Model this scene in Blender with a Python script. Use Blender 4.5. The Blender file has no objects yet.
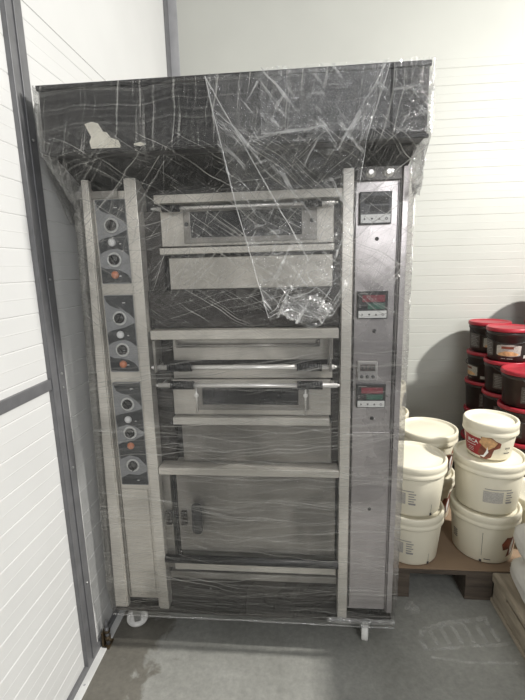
import bpy, bmesh, math, random
from mathutils import Vector, Matrix, noise
C = bpy.context.scene.collection
PI = math.pi
R = math.radians
random.seed(7)

# ------------------------------------------------------------------ materials
def new_mat(name):
    m = bpy.data.materials.new(name); m.use_nodes = True
    nt = m.node_tree; b = nt.nodes['Principled BSDF']
    return m, nt, b

def mat(name, col, rough=.5, metal=0., spec=.5, var=.08, scale=12., stretch=(1, 1, 1), bump=0., bscale=60., emis=None, blot=0.):
    """plain surface with a procedural mottling and optional fine bump"""
    m, nt, b = new_mat(name)
    N = nt.nodes; L = nt.links
    tc = N.new('ShaderNodeTexCoord'); mp = N.new('ShaderNodeMapping'); mp.inputs['Scale'].default_value = stretch
    L.new(tc.outputs['Object'], mp.inputs['Vector'])
    nz = N.new('ShaderNodeTexNoise'); nz.inputs['Scale'].default_value = scale; nz.inputs['Detail'].default_value = 5
    L.new(mp.outputs[0], nz.inputs['Vector'])
    cr = N.new('ShaderNodeValToRGB')
    cr.color_ramp.elements[0].position = .3; cr.color_ramp.elements[1].position = .7
    c0 = [max(0, c * (1 - var)) for c in col]; c1 = [min(1, c * (1 + var)) for c in col]
    cr.color_ramp.elements[0].color = (*c0, 1); cr.color_ramp.elements[1].color = (*c1, 1)
    L.new(nz.outputs[0], cr.inputs[0])
    if blot:   # broad cloudy tarnish and smudges
        n3 = N.new('ShaderNodeTexNoise'); n3.inputs['Scale'].default_value = 3.2; n3.inputs['Detail'].default_value = 4; n3.inputs['Distortion'].default_value = .8
        L.new(tc.outputs['Object'], n3.inputs['Vector'])
        r3 = N.new('ShaderNodeMapRange'); r3.inputs['From Min'].default_value = .40; r3.inputs['From Max'].default_value = .62
        r3.inputs['To Min'].default_value = 1 - blot; r3.inputs['To Max'].default_value = 1.08; L.new(n3.outputs[0], r3.inputs['Value'])
        mm = N.new('ShaderNodeMixRGB'); mm.blend_type = 'MULTIPLY'; mm.inputs[0].default_value = 1
        L.new(cr.outputs[0], mm.inputs[1]); L.new(r3.outputs[0], mm.inputs[2]); L.new(mm.outputs[0], b.inputs['Base Color'])
        r4 = N.new('ShaderNodeMapRange'); r4.inputs['To Min'].default_value = max(.1, rough - .14); r4.inputs['To Max'].default_value = rough + .10
        L.new(n3.outputs[0], r4.inputs['Value']); L.new(r4.outputs[0], b.inputs['Roughness'])
    else: L.new(cr.outputs[0], b.inputs['Base Color'])
    b.inputs['Roughness'].default_value = rough
    b.inputs['Metallic'].default_value = metal
    b.inputs['Specular IOR Level'].default_value = spec
    if bump:
        n2 = N.new('ShaderNodeTexNoise'); n2.inputs['Scale'].default_value = bscale; n2.inputs['Detail'].default_value = 3
        L.new(mp.outputs[0], n2.inputs['Vector'])
        bp = N.new('ShaderNodeBump'); bp.inputs['Strength'].default_value = bump; bp.inputs['Distance'].default_value = .01
        L.new(n2.outputs[0], bp.inputs['Height']); L.new(bp.outputs[0], b.inputs['Normal'])
    if emis:
        b.inputs['Emission Color'].default_value = (*emis[0], 1); b.inputs['Emission Strength'].default_value = emis[1]
    return m

M = {}
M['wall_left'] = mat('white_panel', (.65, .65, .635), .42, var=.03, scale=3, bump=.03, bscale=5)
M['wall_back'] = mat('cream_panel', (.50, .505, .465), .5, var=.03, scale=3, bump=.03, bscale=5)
M['trim'] = mat('grey_trim', (.16, .16, .165), .4, .2, var=.12, scale=20)
M['trim_light'] = mat('light_grey_trim', (.42, .42, .43), .45, .2, var=.1)
M['seam'] = mat('seam', (.25, .25, .24), .7)
M['white_plastic_trim'] = mat('white_flange', (.75, .75, .73), .4)
M['canopy'] = mat('black_painted_steel', (.016, .0155, .0155), .35, .0, spec=.25, var=.3, scale=4, stretch=(1, 1, 14))
M['neck'] = mat('dark_neck', (.012, .012, .013), .35, var=.4, scale=8)
M['steel_pale'] = mat('pale_stainless', (.60, .57, .51), .40, .4, blot=.22, var=.07, scale=9, stretch=(1, 1, 5))
M['steel_post'] = mat('post_stainless', (.66, .63, .57), .38, .4, blot=.24, var=.05, scale=9, stretch=(1, 1, .3))
M['steel_mid'] = mat('brushed_stainless', (.29, .275, .25), .34, .5, blot=.35, var=.10, scale=5, stretch=(.6, 1, 5))
M['steel_warm'] = mat('right_column_stainless', (.46, .43, .425), .30, .5, blot=.34, var=.14, scale=4, stretch=(2, 1, .7))
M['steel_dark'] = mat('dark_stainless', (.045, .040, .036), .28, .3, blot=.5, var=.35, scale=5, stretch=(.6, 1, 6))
M['cavity'] = mat('cavity_black', (.025, .024, .023), .5, .1, var=.3)
M['door_plate'] = mat('door_stainless', (.57, .54, .485), .34, .45, blot=.34, var=.06, scale=7, stretch=(.5, 1, 3))
M['glass_dark'] = mat('dark_oven_glass', (.012, .012, .013), .12, var=.3)
M['chrome'] = mat('chrome', (.80, .78, .75), .32, .55, var=.05)
M['rubber'] = mat('black_grip', (.012, .012, .013), .5, var=.2)
M['decal_dark'] = mat('decal_dark', (.022, .025, .028), .35, var=.2, scale=30)
M['decal_grey'] = mat('decal_grey', (.24, .245, .25), .35, var=.15, scale=30)
M['ring'] = mat('knob_ring', (.62, .62, .6), .35, var=.05)
M['knob'] = mat('knob_black', (.02, .02, .02), .35)
M['lamp_white'] = mat('lamp_white', (.75, .75, .74), .25, var=.04)
M['lamp_orange'] = mat('lamp_orange', (.58, .22, .12), .3, var=.06)
M['print_white'] = mat('print_white', (.8, .8, .78), .5, var=.03)
M['print_grey'] = mat('print_grey', (.28, .27, .26), .6, var=.15, scale=300)
M['print_dark'] = mat('print_dark', (.05, .05, .05), .6)
M['disp_red'] = mat('display_red', (.16, .03, .04), .3, var=.25, scale=90, emis=((.5, .03, .06), .04))
M['disp_green'] = mat('display_green', (.03, .09, .065), .3, var=.25, scale=90, emis=((.02, .2, .12), .03))
M['paper'] = mat('torn_paper', (.68, .65, .56), .8, var=.06, scale=30)
M['caster_white'] = mat('caster_wheel', (.70, .69, .66), .45, var=.08)
M['galv'] = mat('galvanised', (.45, .45, .44), .35, .8, var=.15, scale=40)
M['brass'] = mat('old_brass', (.085, .062, .035), .5, .5, var=.5, scale=60)
M['bucket_white'] = mat('bucket_ivory', (.76, .715, .575), .38, var=.025, scale=6, bump=.02, bscale=30)
M['beige_plastic'] = mat('bucket_beige', (.62, .59, .48), .4, var=.04)  # duller beige plastic of the single bucket
M['label_brown'] = mat('label_brown', (.20, .055, .03), .45, var=.45, scale=35)
M['label_red'] = mat('label_red', (.32, .018, .022), .4, var=.08)
M['label_tan'] = mat('label_tan', (.55, .33, .16), .45, var=.4, scale=45)
M['bucket_dark'] = mat('bucket_dark_brown', (.032, .022, .020), .33, var=.25, scale=25)
M['lid_red'] = mat('lid_red', (.36, .018, .032), .35, var=.12, scale=10)
M['label_grey'] = mat('label_grey_print', (.085, .07, .065), .45, var=.5, scale=90)
M['wood'] = mat('pallet_wood', (.36, .31, .24), .8, var=.3, scale=6, stretch=(8, 1.2, 8), bump=.3, bscale=40)
M['wood_shaded'] = mat('pallet_wood_shaded', (.085, .066, .050), .85, var=.35, scale=6, stretch=(1.2, 8, 8), bump=.3, bscale=40)  # brown wood, darkened further to carry the shade on the pallet
M['card'] = mat('cardboard', (.27, .19, .125), .85, var=.08, scale=8)
M['sack'] = mat('woven_sack', (.68, .67, .64), .55, var=.06, scale=14, bump=.25, bscale=25)
M['floor_dust'] = mat('dust', (.36, .36, .34), .9, var=.12, scale=30)

def floor_material():
    m, nt, b = new_mat('concrete')
    N = nt.nodes; L = nt.links
    def node(t, **k):
        n = N.new(t)
        for a, v in k.items(): n.inputs[a].default_value = v
        return n
    tc = N.new('ShaderNodeTexCoord')
    n1 = node('ShaderNodeTexNoise', Scale=2.2, Detail=8, Roughness=.62); L.new(tc.outputs['Object'], n1.inputs['Vector'])
    n2 = node('ShaderNodeTexNoise', Scale=45., Detail=6, Roughness=.7); L.new(tc.outputs['Object'], n2.inputs['Vector'])
    n3 = node('ShaderNodeTexNoise', Scale=9., Detail=7, Roughness=.6, Distortion=.6); L.new(tc.outputs['Object'], n3.inputs['Vector'])
    r1 = N.new('ShaderNodeValToRGB'); L.new(n1.outputs[0], r1.inputs[0])
    e = r1.color_ramp.elements
    e[0].position = .32; e[0].color = (.225, .225, .205, 1); e[1].position = .68; e[1].color = (.35, .35, .325, 1)
    r2 = N.new('ShaderNodeValToRGB'); L.new(n2.outputs[0], r2.inputs[0])
    r2.color_ramp.elements[0].position = .3; r2.color_ramp.elements[0].color = (.80, .80, .80, 1)
    r2.color_ramp.elements[1].position = .7; r2.color_ramp.elements[1].color = (1.12, 1.12, 1.1, 1)
    mx = N.new('ShaderNodeMixRGB'); mx.blend_type = 'MULTIPLY'; mx.inputs[0].default_value = 1
    L.new(r1.outputs[0], mx.inputs[1]); L.new(r2.outputs[0], mx.inputs[2])
    # darker brown mottling: strong close to the left wall, broken up by noise
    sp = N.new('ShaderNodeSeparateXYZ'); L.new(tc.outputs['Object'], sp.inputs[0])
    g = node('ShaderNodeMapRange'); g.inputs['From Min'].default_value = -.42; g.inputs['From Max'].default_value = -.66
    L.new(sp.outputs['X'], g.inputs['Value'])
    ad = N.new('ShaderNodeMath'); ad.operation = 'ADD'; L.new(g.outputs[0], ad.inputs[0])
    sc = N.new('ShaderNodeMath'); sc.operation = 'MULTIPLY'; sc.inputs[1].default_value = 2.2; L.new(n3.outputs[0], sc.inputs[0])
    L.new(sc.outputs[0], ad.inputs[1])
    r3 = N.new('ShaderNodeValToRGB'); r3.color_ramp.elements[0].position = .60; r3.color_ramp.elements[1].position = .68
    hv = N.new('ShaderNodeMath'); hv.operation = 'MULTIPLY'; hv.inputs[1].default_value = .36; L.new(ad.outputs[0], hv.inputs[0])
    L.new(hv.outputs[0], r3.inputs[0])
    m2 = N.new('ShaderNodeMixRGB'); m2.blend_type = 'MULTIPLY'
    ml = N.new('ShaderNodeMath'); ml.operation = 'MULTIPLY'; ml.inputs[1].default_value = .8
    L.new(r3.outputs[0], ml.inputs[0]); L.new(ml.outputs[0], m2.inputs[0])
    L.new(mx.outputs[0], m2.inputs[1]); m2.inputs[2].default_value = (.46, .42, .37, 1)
    L.new(m2.outputs[0], b.inputs['Base Color'])
    b.inputs['Roughness'].default_value = .62
    bp = N.new('ShaderNodeBump'); bp.inputs['Strength'].default_value = .15; bp.inputs['Distance'].default_value = .01
    L.new(n2.outputs[0], bp.inputs['Height']); L.new(bp.outputs[0], b.inputs['Normal'])
    return m
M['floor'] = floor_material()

def film_material(name, haze, streaks, hz_col=(.62, .61, .57), gloss=.10, sparkle=0., zsplit=None):
    """clear stretch film: transparent, milky where layers overlap, with white stress lines.
    streaks = list of (angle deg, length scale, across scale, low, high, weight, zmin, zmax)"""
    m = bpy.data.materials.new(name); m.use_nodes = True
    nt = m.node_tree; N = nt.nodes; L = nt.links
    for n in list(N): N.remove(n)
    out = N.new('ShaderNodeOutputMaterial')
    tc = N.new('ShaderNodeTexCoord')
    sp = N.new('ShaderNodeSeparateXYZ'); L.new(tc.outputs['Object'], sp.inputs[0])
    warp = N.new('ShaderNodeTexNoise'); warp.inputs['Scale'].default_value = 3.; warp.inputs['Detail'].default_value = 2
    L.new(tc.outputs['Object'], warp.inputs['Vector'])
    wv = N.new('ShaderNodeVectorMath'); wv.operation = 'SCALE'; wv.inputs['Scale'].default_value = .10
    L.new(warp.outputs['Color'], wv.inputs[0])
    wa = N.new('ShaderNodeVectorMath'); wa.operation = 'ADD'
    L.new(tc.outputs['Object'], wa.inputs[0]); L.new(wv.outputs[0], wa.inputs[1])
    acc = None
    def math2(op, a, b_):
        n = N.new('ShaderNodeMath'); n.operation = op
        for i, v in enumerate((a, b_)):
            if isinstance(v, (int, float)): n.inputs[i].default_value = v
            else: L.new(v, n.inputs[i])
        return n.outputs[0]
    def band(lo, hi, soft=.07):
        a = N.new('ShaderNodeMapRange'); a.interpolation_type = 'SMOOTHSTEP'
        a.inputs['From Min'].default_value = lo - soft; a.inputs['From Max'].default_value = lo + soft
        L.new(sp.outputs['Z'], a.inputs['Value'])
        c = N.new('ShaderNodeMapRange'); c.interpolation_type = 'SMOOTHSTEP'
        c.inputs['From Min'].default_value = hi + soft; c.inputs['From Max'].default_value = hi - soft
        L.new(sp.outputs['Z'], c.inputs['Value'])
        return math2('MULTIPLY', a.outputs[0], c.outputs[0])
    hsum = None
    for k, (ang, ls, cs, lo, hi, w, z0, z1) in enumerate(streaks):
        mp = N.new('ShaderNodeMapping'); mp.vector_type = 'POINT'
        mp.inputs['Rotation'].default_value = (0, R(ang), 0); mp.inputs['Location'].default_value = (k * 3.1, 0, k * 1.7)
        L.new(wa.outputs[0], mp.inputs['Vector'])
        m2 = N.new('ShaderNodeMapping'); m2.inputs['Scale'].default_value = (ls, ls, cs)
        L.new(mp.outputs[0], m2.inputs['Vector'])
        nz = N.new('ShaderNodeTexNoise'); nz.inputs['Scale'].default_value = 1; nz.inputs['Detail'].default_value = 3; nz.inputs['Roughness'].default_value = .6
        L.new(m2.outputs[0], nz.inputs['Vector'])
        mr = N.new('ShaderNodeMapRange'); mr.inputs['From Min'].default_value = lo; mr.inputs['From Max'].default_value = hi
        L.new(nz.outputs[0], mr.inputs['Value'])
        v = math2('MULTIPLY', math2('MULTIPLY', mr.outputs[0], w), band(z0, z1))
        acc = v if acc is None else math2('ADD', acc, v)
        hsum = nz.outputs[0] if hsum is None else math2('ADD', hsum, nz.outputs[0])
    cl = N.new('ShaderNodeTexNoise'); cl.inputs['Scale'].default_value = 4; cl.inputs['Detail'].default_value = 4
    L.new(tc.outputs['Object'], cl.inputs['Vector'])
    cm = N.new('ShaderNodeMapRange'); cm.inputs['From Min'].default_value = .3; cm.inputs['From Max'].default_value = .7
    cm.inputs['To Min'].default_value = haze * .45; cm.inputs['To Max'].default_value = haze * 1.5
    L.new(cl.outputs[0], cm.inputs['Value'])
    if acc is not None:
        al = math2('ADD', acc, cm.outputs[0])
    else:
        al = cm.outputs[0]
    al = math2('MINIMUM', al, .85)
    tr = N.new('ShaderNodeBsdfTransparent')
    df = N.new('ShaderNodeBsdfDiffuse'); df.inputs['Color'].default_value = (*hz_col, 1)
    tl = N.new('ShaderNodeBsdfTranslucent'); tl.inputs['Color'].default_value = (*hz_col, 1)
    dm = N.new('ShaderNodeMixShader'); dm.inputs[0].default_value = .35
    L.new(df.outputs[0], dm.inputs[1]); L.new(tl.outputs[0], dm.inputs[2])
    gl = N.new('ShaderNodeBsdfGlossy'); gl.inputs['Roughness'].default_value = .12; gl.inputs['Color'].default_value = (1, 1, 1, 1)
    bp = N.new('ShaderNodeBump'); bp.inputs['Strength'].default_value = .5; bp.inputs['Distance'].default_value = .012
    fn = N.new('ShaderNodeTexNoise'); fn.inputs['Scale'].default_value = 70; fn.inputs['Detail'].default_value = 3; fn.inputs['Distortion'].default_value = 1.2
    L.new(wa.outputs[0], fn.inputs['Vector'])
    hs = math2('MULTIPLY', fn.outputs[0], 1.0)
    if hsum is not None: hs = math2('ADD', hs, math2('MULTIPLY', hsum, .35))
    L.new(hs, bp.inputs['Height'])
    L.new(bp.outputs[0], gl.inputs['Normal'])
    fr = N.new('ShaderNodeFresnel'); fr.inputs['IOR'].default_value = 1.36; L.new(bp.outputs[0], fr.inputs['Normal'])
    s1 = N.new('ShaderNodeMixShader'); L.new(al, s1.inputs[0]); L.new(tr.outputs[0], s1.inputs[1]); L.new(dm.outputs[0], s1.inputs[2])
    gf = math2('MINIMUM', math2('ADD', math2('MULTIPLY', fr.outputs[0], 1.0), gloss), .6)
    s2 = N.new('ShaderNodeMixShader'); L.new(gf, s2.inputs[0]); L.new(s1.outputs[0], s2.inputs[1]); L.new(gl.outputs[0], s2.inputs[2])
    L.new(s2.outputs[0], out.inputs['Surface'])
    return m

M['film'] = film_material('stretch_film', .022, [
    (-3, .9, 210, .55, .67, .21, .1, 1.30),
    (6, .8, 260, .57, .67, .38, .1, 1.25),
    (-8, .7, 150, .60, .70, .42, .1, 1.0),
    (40, 1.8, 190, .57, .68, .50, 1.42, 1.88),
    (-33, 2.2, 230, .57, .68, .48, 1.3, 1.90),
    (68, 1.8, 240, .58, .70, .46, 1.4, 1.88),
    (12, 1.8, 260, .58, .70, .40, 1.3, 1.90),
    (82, 3.0, 130, .57, .68, .42, 1.84, 2.1),
    (1.5, 1.0, 230, .52, .68, .20, 1.84, 2.1),
], gloss=.0)
M['film_flap'] = film_material('loose_film', .05, [
    (60, 5, 70, .58, .70, .45, .5, 2.3),
    (-50, 6, 75, .58, .70, .45, .5, 2.3),
    (5, 9, 60, .60, .73, .35, .5, 2.3),
], hz_col=(.8, .8, .78), gloss=.02)
M['film_fold'] = film_material('film_fold', .45, [], hz_col=(.85, .85, .83), gloss=.15)
M['film_wad'] = film_material('bunched_film', .05, [
    (50, 12, 90, .55, .7, .40, 0, 2.3),
    (-20, 12, 100, .57, .7, .40, 0, 2.3),
], hz_col=(.6, .6, .59), gloss=.05)

# ------------------------------------------------------------------ builders
OFF = {}
def obj(name, bm, material, parent=None, smooth=False, bevel=0.):
    """links a bmesh (world coordinates) as one mesh; children are stored relative to their thing"""
    me = bpy.data.meshes.new(name)
    off = OFF.get(parent.name, Vector()) if parent else Vector()
    if off.length: bmesh.ops.translate(bm, vec=-off, verts=bm.verts)
    bmesh.ops.recalc_face_normals(bm, faces=bm.faces) if bm.faces else None
    bm.to_mesh(me); bm.free()
    if smooth:
        for p in me.polygons: p.use_smooth = True
    mats = material if isinstance(material, (list, tuple)) else [material]
    for k in mats: me.materials.append(M[k] if isinstance(k, str) else k)
    o = bpy.data.objects.new(name, me); C.objects.link(o)
    if parent: o.parent = parent
    OFF[o.name] = off
    if bevel:
        md = o.modifiers.new('bevel', 'BEVEL'); md.width = bevel; md.segments = 2; md.limit_method = 'ANGLE'; md.angle_limit = R(40)
    return o

def thing(name, label, cat, loc, group=None):
    o = bpy.data.objects.new(name, None); C.objects.link(o); o.location = loc
    o['label'] = label; o['category'] = cat
    if group: o['group'] = group
    OFF[o.name] = Vector(loc)
    o.empty_display_size = .1
    return o

def struct(o): o['kind'] = 'structure'; return o

def box(bm, x0, x1, y0, y1, z0, z1, mi=0):
    v = [bm.verts.new((x, y, z)) for z in (z0, z1) for y in (y0, y1) for x in (x0, x1)]
    for a in ((0, 1, 3, 2), (4, 6, 7, 5), (0, 4, 5, 1), (2, 3, 7, 6), (0, 2, 6, 4), (1, 5, 7, 3)):
        f = bm.faces.new([v[i] for i in a]); f.material_index = mi
    return v

def B(*a):
    bm = bmesh.new()
    for q in a: box(bm, *q)
    return bm

def tube(bm, p0, p1, r0, r1=None, n=16, mi=0, caps=True):
    p0, p1 = Vector(p0), Vector(p1); r1 = r0 if r1 is None else r1
    d = (p1 - p0).normalized(); a = d.orthogonal().normalized(); b = d.cross(a)
    r = [[bm.verts.new(p + (a * math.cos(2 * PI * i / n) + b * math.sin(2 * PI * i / n)) * rr) for i in range(n)] for p, rr in ((p0, r0), (p1, r1))]
    for i in range(n):
        f = bm.faces.new((r[0][i], r[0][(i + 1) % n], r[1][(i + 1) % n], r[1][i])); f.smooth = True; f.material_index = mi
    if caps:
        for q in (r[0][::-1], r[1]): bm.faces.new(q).material_index = mi

def lathe(bm, prof, c=(0, 0, 0), n=48, axis='z', mi=0, smooth=True):
    c = Vector(c); rows = []
    for r, h in prof:
        if r < 1e-6:
            p = (0, 0, h) if axis == 'z' else (0, -h, 0)
            rows.append([bm.verts.new(c + Vector(p))]); continue
        row = []
        for i in range(n):
            t = 2 * PI * i / n
            p = (r * math.cos(t), r * math.sin(t), h) if axis == 'z' else (r * math.cos(t), -h, r * math.sin(t))
            row.append(bm.verts.new(c + Vector(p)))
        rows.append(row)
    for a, b in zip(rows, rows[1:]):
        for i in range(n):
            j = (i + 1) % n
            if len(a) == 1 and len(b) == 1: continue
            if len(a) == 1: f = bm.faces.new((a[0], b[j], b[i]))
            elif len(b) == 1: f = bm.faces.new((a[i], a[j], b[0]))
            else: f = bm.faces.new((a[i], a[j], b[j], b[i]))
            f.smooth = smooth; f.material_index = mi

def poly_xz(bm, pts, y, depth=.002, mi=0):
    """flat plate facing -Y from an outline of (x, z) points"""
    f = [bm.verts.new((x, y, z)) for x, z in pts]; k = [bm.verts.new((x, y + depth, z)) for x, z in pts]
    bm.faces.new(f).material_index = mi; bm.faces.new(k[::-1]).material_index = mi
    for i in range(len(pts)):
        j = (i + 1) % len(pts); bm.faces.new((f[i], f[j], k[j], k[i])).material_index = mi

def text_mesh(body, size, bold=False):
    cu = bpy.data.curves.new('txt', 'FONT'); cu.body = body; cu.size = size; cu.align_x = 'CENTER'; cu.align_y = 'CENTER'
    cu.resolution_u = 3
    if bold: cu.offset = size * .02
    o = bpy.data.objects.new('txt', cu); C.objects.link(o)
    dg = bpy.context.evaluated_depsgraph_get()
    me = bpy.data.meshes.new_from_object(o.evaluated_get(dg))
    bpy.data.objects.remove(o); bm = bmesh.new(); bm.from_mesh(me); bpy.data.meshes.remove(me)
    return bm

# ------------------------------------------------------------------ room
WX, BY = -.82, 2.95
def ribbed(axis, u0, u1, pos, z1, phase, depth=.0022, zr=9):
    """profiled sandwich panel: fine V groove every 97.5 mm and a low ridge halfway"""
    bm = bmesh.new(); prof = [(0, 0.)]
    z = phase
    while z < min(z1 - .06, zr):
        prof += [(z - .003, 0), (z, depth), (z + .003, 0), (z + .0475, 0), (z + .0495, -.0007), (z + .0515, 0)]
        z += .0975
    prof.append((z1, 0)); prev = None
    for zz, d in prof:
        if axis == 'y': row = [bm.verts.new((pos - d, u, zz)) for u in (u0, u1)]
        else: row = [bm.verts.new((u, pos + d, zz)) for u in (u0, u1)]
        if prev: bm.faces.new((prev[0], prev[1], row[1], row[0]))
        prev = row
    return bm
def slab(bm, axis, u0, u1, pos, z0, z1, th=.1):
    if axis == 'y': box(bm, pos - th, pos - .004, u0, u1, z0, z1)
    else: box(bm, u0, u1, pos + .004, pos + th, z0, z1)

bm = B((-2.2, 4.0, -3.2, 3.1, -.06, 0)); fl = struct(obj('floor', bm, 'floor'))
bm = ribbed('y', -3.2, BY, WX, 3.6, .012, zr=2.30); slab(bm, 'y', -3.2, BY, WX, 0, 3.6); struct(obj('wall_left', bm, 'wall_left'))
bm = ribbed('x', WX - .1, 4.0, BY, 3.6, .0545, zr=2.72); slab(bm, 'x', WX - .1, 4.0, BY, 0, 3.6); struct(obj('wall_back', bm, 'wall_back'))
# panel joints
struct(obj('trim_1', B((WX - .002, WX + .0006, 1.33, 2.88, 2.303, 2.3065)), 'seam'))
struct(obj('trim_2', B((-.76, 4.0, BY - .0006, BY + .002, 2.247, 2.2505)), 'seam'))
# corner angle: dark strip on the left wall, lighter strip on the back wall
struct(obj('trim_3', B((WX, WX + .006, 2.86, BY, 0, 3.6)), 'trim', bevel=.001))
struct(obj('trim_4', B((WX + .006, -.757, BY - .006, BY, 0, 3.6)), 'trim_light', bevel=.001))
# door-frame post with a raised joint line
bm = B((WX, WX + .014, 1.247, 1.328, .03, 3.6), (WX + .014, WX + .019, 1.283, 1.290, .03, 3.6), (WX + .014, WX + .0165, 1.247, 1.254, .03, 3.6))
struct(obj('trim_5', bm, 'trim', bevel=.0015))
bm = bmesh.new()
for z in (.35, .82, 1.115, 1.165, 1.48, 1.9, 2.3):
    tube(bm, (WX + .013, 1.305, z), (WX + .0185, 1.305, z), .005, .0035, 8)
struct(obj('trim_6', bm, 'galv'))
struct(obj('trim_7', B((WX, WX + .012, -3.2, 1.247, 1.125, 1.160)), 'trim', bevel=.001))
# base channel and white floor flange
struct(obj('baseboard_left', B((WX, WX + .010, -3.2, BY, .006, .034)), 'trim', bevel=.001))
bm = B((WX, WX + .036, -3.2, 1.36, .0, .006), (WX, WX + .036, 1.40, BY, .0, .006))
struct(obj('trim_8', bm, 'white_plastic_trim', bevel=.001))
bm = bmesh.new()
for y in (.75, 1.20, 1.52, 1.9): tube(bm, (WX + .023, y, .005), (WX + .023, y, .008), .005, .003, 8)
struct(obj('trim_9', bm, 'trim_light'))

# small floor bolt at the foot of the post
t = thing('floor_bolt', 'small rusty brass floor bolt at the foot of the dark wall post', 'bolt', (-.79, 1.375, 0))
obj('bracket', B((-.806, -.774, 1.352, 1.398, 0, .006), (-.804, -.798, 1.355, 1.395, .006, .07)), 'brass', t, bevel=.001)
bm = bmesh.new(); tube(bm, (-.787, 1.374, .006), (-.787, 1.374, .088), .0085, n=12); tube(bm, (-.787, 1.374, .088), (-.787, 1.374, .118), .0085, .002, n=12)
obj('rod', bm, 'trim', t)
bm = bmesh.new(); tube(bm, (-.787, 1.374, .028), (-.787, 1.374, .046), .0125, n=12); tube(bm, (-.787, 1.374, .036), (-.768, 1.362, .036), .005, n=10); tube(bm, (-.787, 1.374, .062), (-.787, 1.374, .072), .0125, n=12)
obj('collar', bm, 'brass', t)

# dusty marks left on the concrete
bm = bmesh.new()
def smear(pts, w):
    for (x0, y0), (x1, y1) in zip(pts, pts[1:]):
        d = Vector((x1 - x0, y1 - y0)); n = Vector((-d.y, d.x)).normalized() * w * 1.5
        v = [bm.verts.new((x, y, .0003)) for x, y in ((x0 - n.x, y0 - n.y), (x1 - n.x, y1 - n.y), (x1 + n.x, y1 + n.y), (x0 + n.x, y0 + n.y))]
        bm.faces.new(v)
smear([(.50, 1.52), (.62, 1.565), (.80, 1.60)], .008)
smear([(.50, 1.43), (.66, 1.455), (.83, 1.475)], .005)
smear([(.50, 1.52), (.485, 1.47), (.50, 1.43)], .006)
for k in range(6): smear([(.535 + k * .05, 1.525 + k * .013), (.545 + k * .05, 1.455 + k * .006)], .006)
smear([(.47, 1.62), (.49, 1.67), (.52, 1.62), (.47, 1.62)], .010)
smear([(.50, 1.40), (.64, 1.385), (.83, 1.395)], .004)
m, nt, b = new_mat('dust_film'); b.inputs['Base Color'].default_value = (.8, .8, .76, 1); b.inputs['Roughness'].default_value = .95
nz = nt.nodes.new('ShaderNodeTexNoise'); nz.inputs['Scale'].default_value = 28; nz.inputs['Detail'].default_value = 5
tcn = nt.nodes.new('ShaderNodeTexCoord'); nt.links.new(tcn.outputs['Object'], nz.inputs['Vector'])
mr = nt.nodes.new('ShaderNodeMapRange'); mr.inputs['From Min'].default_value = .32; mr.inputs['From Max'].default_value = .75; mr.inputs['To Max'].default_value = .5
nt.links.new(nz.outputs[0], mr.inputs['Value']); nt.links.new(mr.outputs[0], b.inputs['Alpha'])
M['dust_film'] = m
dm_ = obj('dust_mark', bm, 'dust_film'); dm_['kind'] = 'stuff'; dm_['label'] = 'pale dusty print on the concrete floor in front of the pallet'; dm_['category'] = 'dust'

# ------------------------------------------------------------------ the oven
ov = thing('deck_oven', 'tall stainless steel bakery deck oven with black canopy, wrapped in clear film', 'oven', (-.20, 1.88, 0))
F = 1.42
XL, XR = -.745, .346
# carcass behind the front
obj('cabinet_body', B((XL + .028, XR - .004, 1.50, 2.34, .19, 1.80)), 'steel_mid', ov, bevel=.003)
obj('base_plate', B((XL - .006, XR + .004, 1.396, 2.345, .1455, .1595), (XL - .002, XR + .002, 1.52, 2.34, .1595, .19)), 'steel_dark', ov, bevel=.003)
# canopy: deep black box with folded lips, sloped underside
bm = B((-.752, .355, 1.272, 2.34, 1.846, 2.028), (-.756, .359, 1.266, 1.276, 2.020, 2.034), (-.756, .359, 1.266, 1.276, 1.842, 1.852))
cn = obj('canopy', bm, 'canopy', ov, bevel=.002)
bm = bmesh.new()
q = [bm.verts.new(p) for p in ((-.735, 1.50, 1.765), (.336, 1.50, 1.765), (.336, 2.33, 1.765), (-.735, 2.33, 1.765), (-.748, 1.33, 1.845), (.351, 1.33, 1.845), (.351, 2.33, 1.845), (-.748, 2.33, 1.845))]
for a in ((0, 1, 5, 4), (1, 2, 6, 5), (2, 3, 7, 6), (3, 0, 4, 7), (4, 5, 6, 7), (0, 3, 2, 1)): bm.faces.new([q[i] for i in a])
obj('canopy_underside', bm, 'neck', ov)
# torn paper sticker on the fascia
bm = bmesh.new()
poly_xz(bm, [(-.620, 1.925), (-.598, 1.930), (-.580, 1.925), (-.566, 1.902), (-.556, 1.900), (-.545, 1.885), (-.522, 1.877), (-.517, 1.862), (-.519, 1.857), (-.606, 1.858), (-.610, 1.876), (-.603, 1.890), (-.611, 1.905)], 1.2690, .002)
poly_xz(bm, [(-.476, 1.866), (-.455, 1.869), (-.440, 1.862), (-.458, 1.858), (-.476, 1.862)], 1.2690, .002)
lb = obj('torn_sticker', bm, 'paper', ov); lb['label'] = 'torn cream paper sticker'

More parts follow.
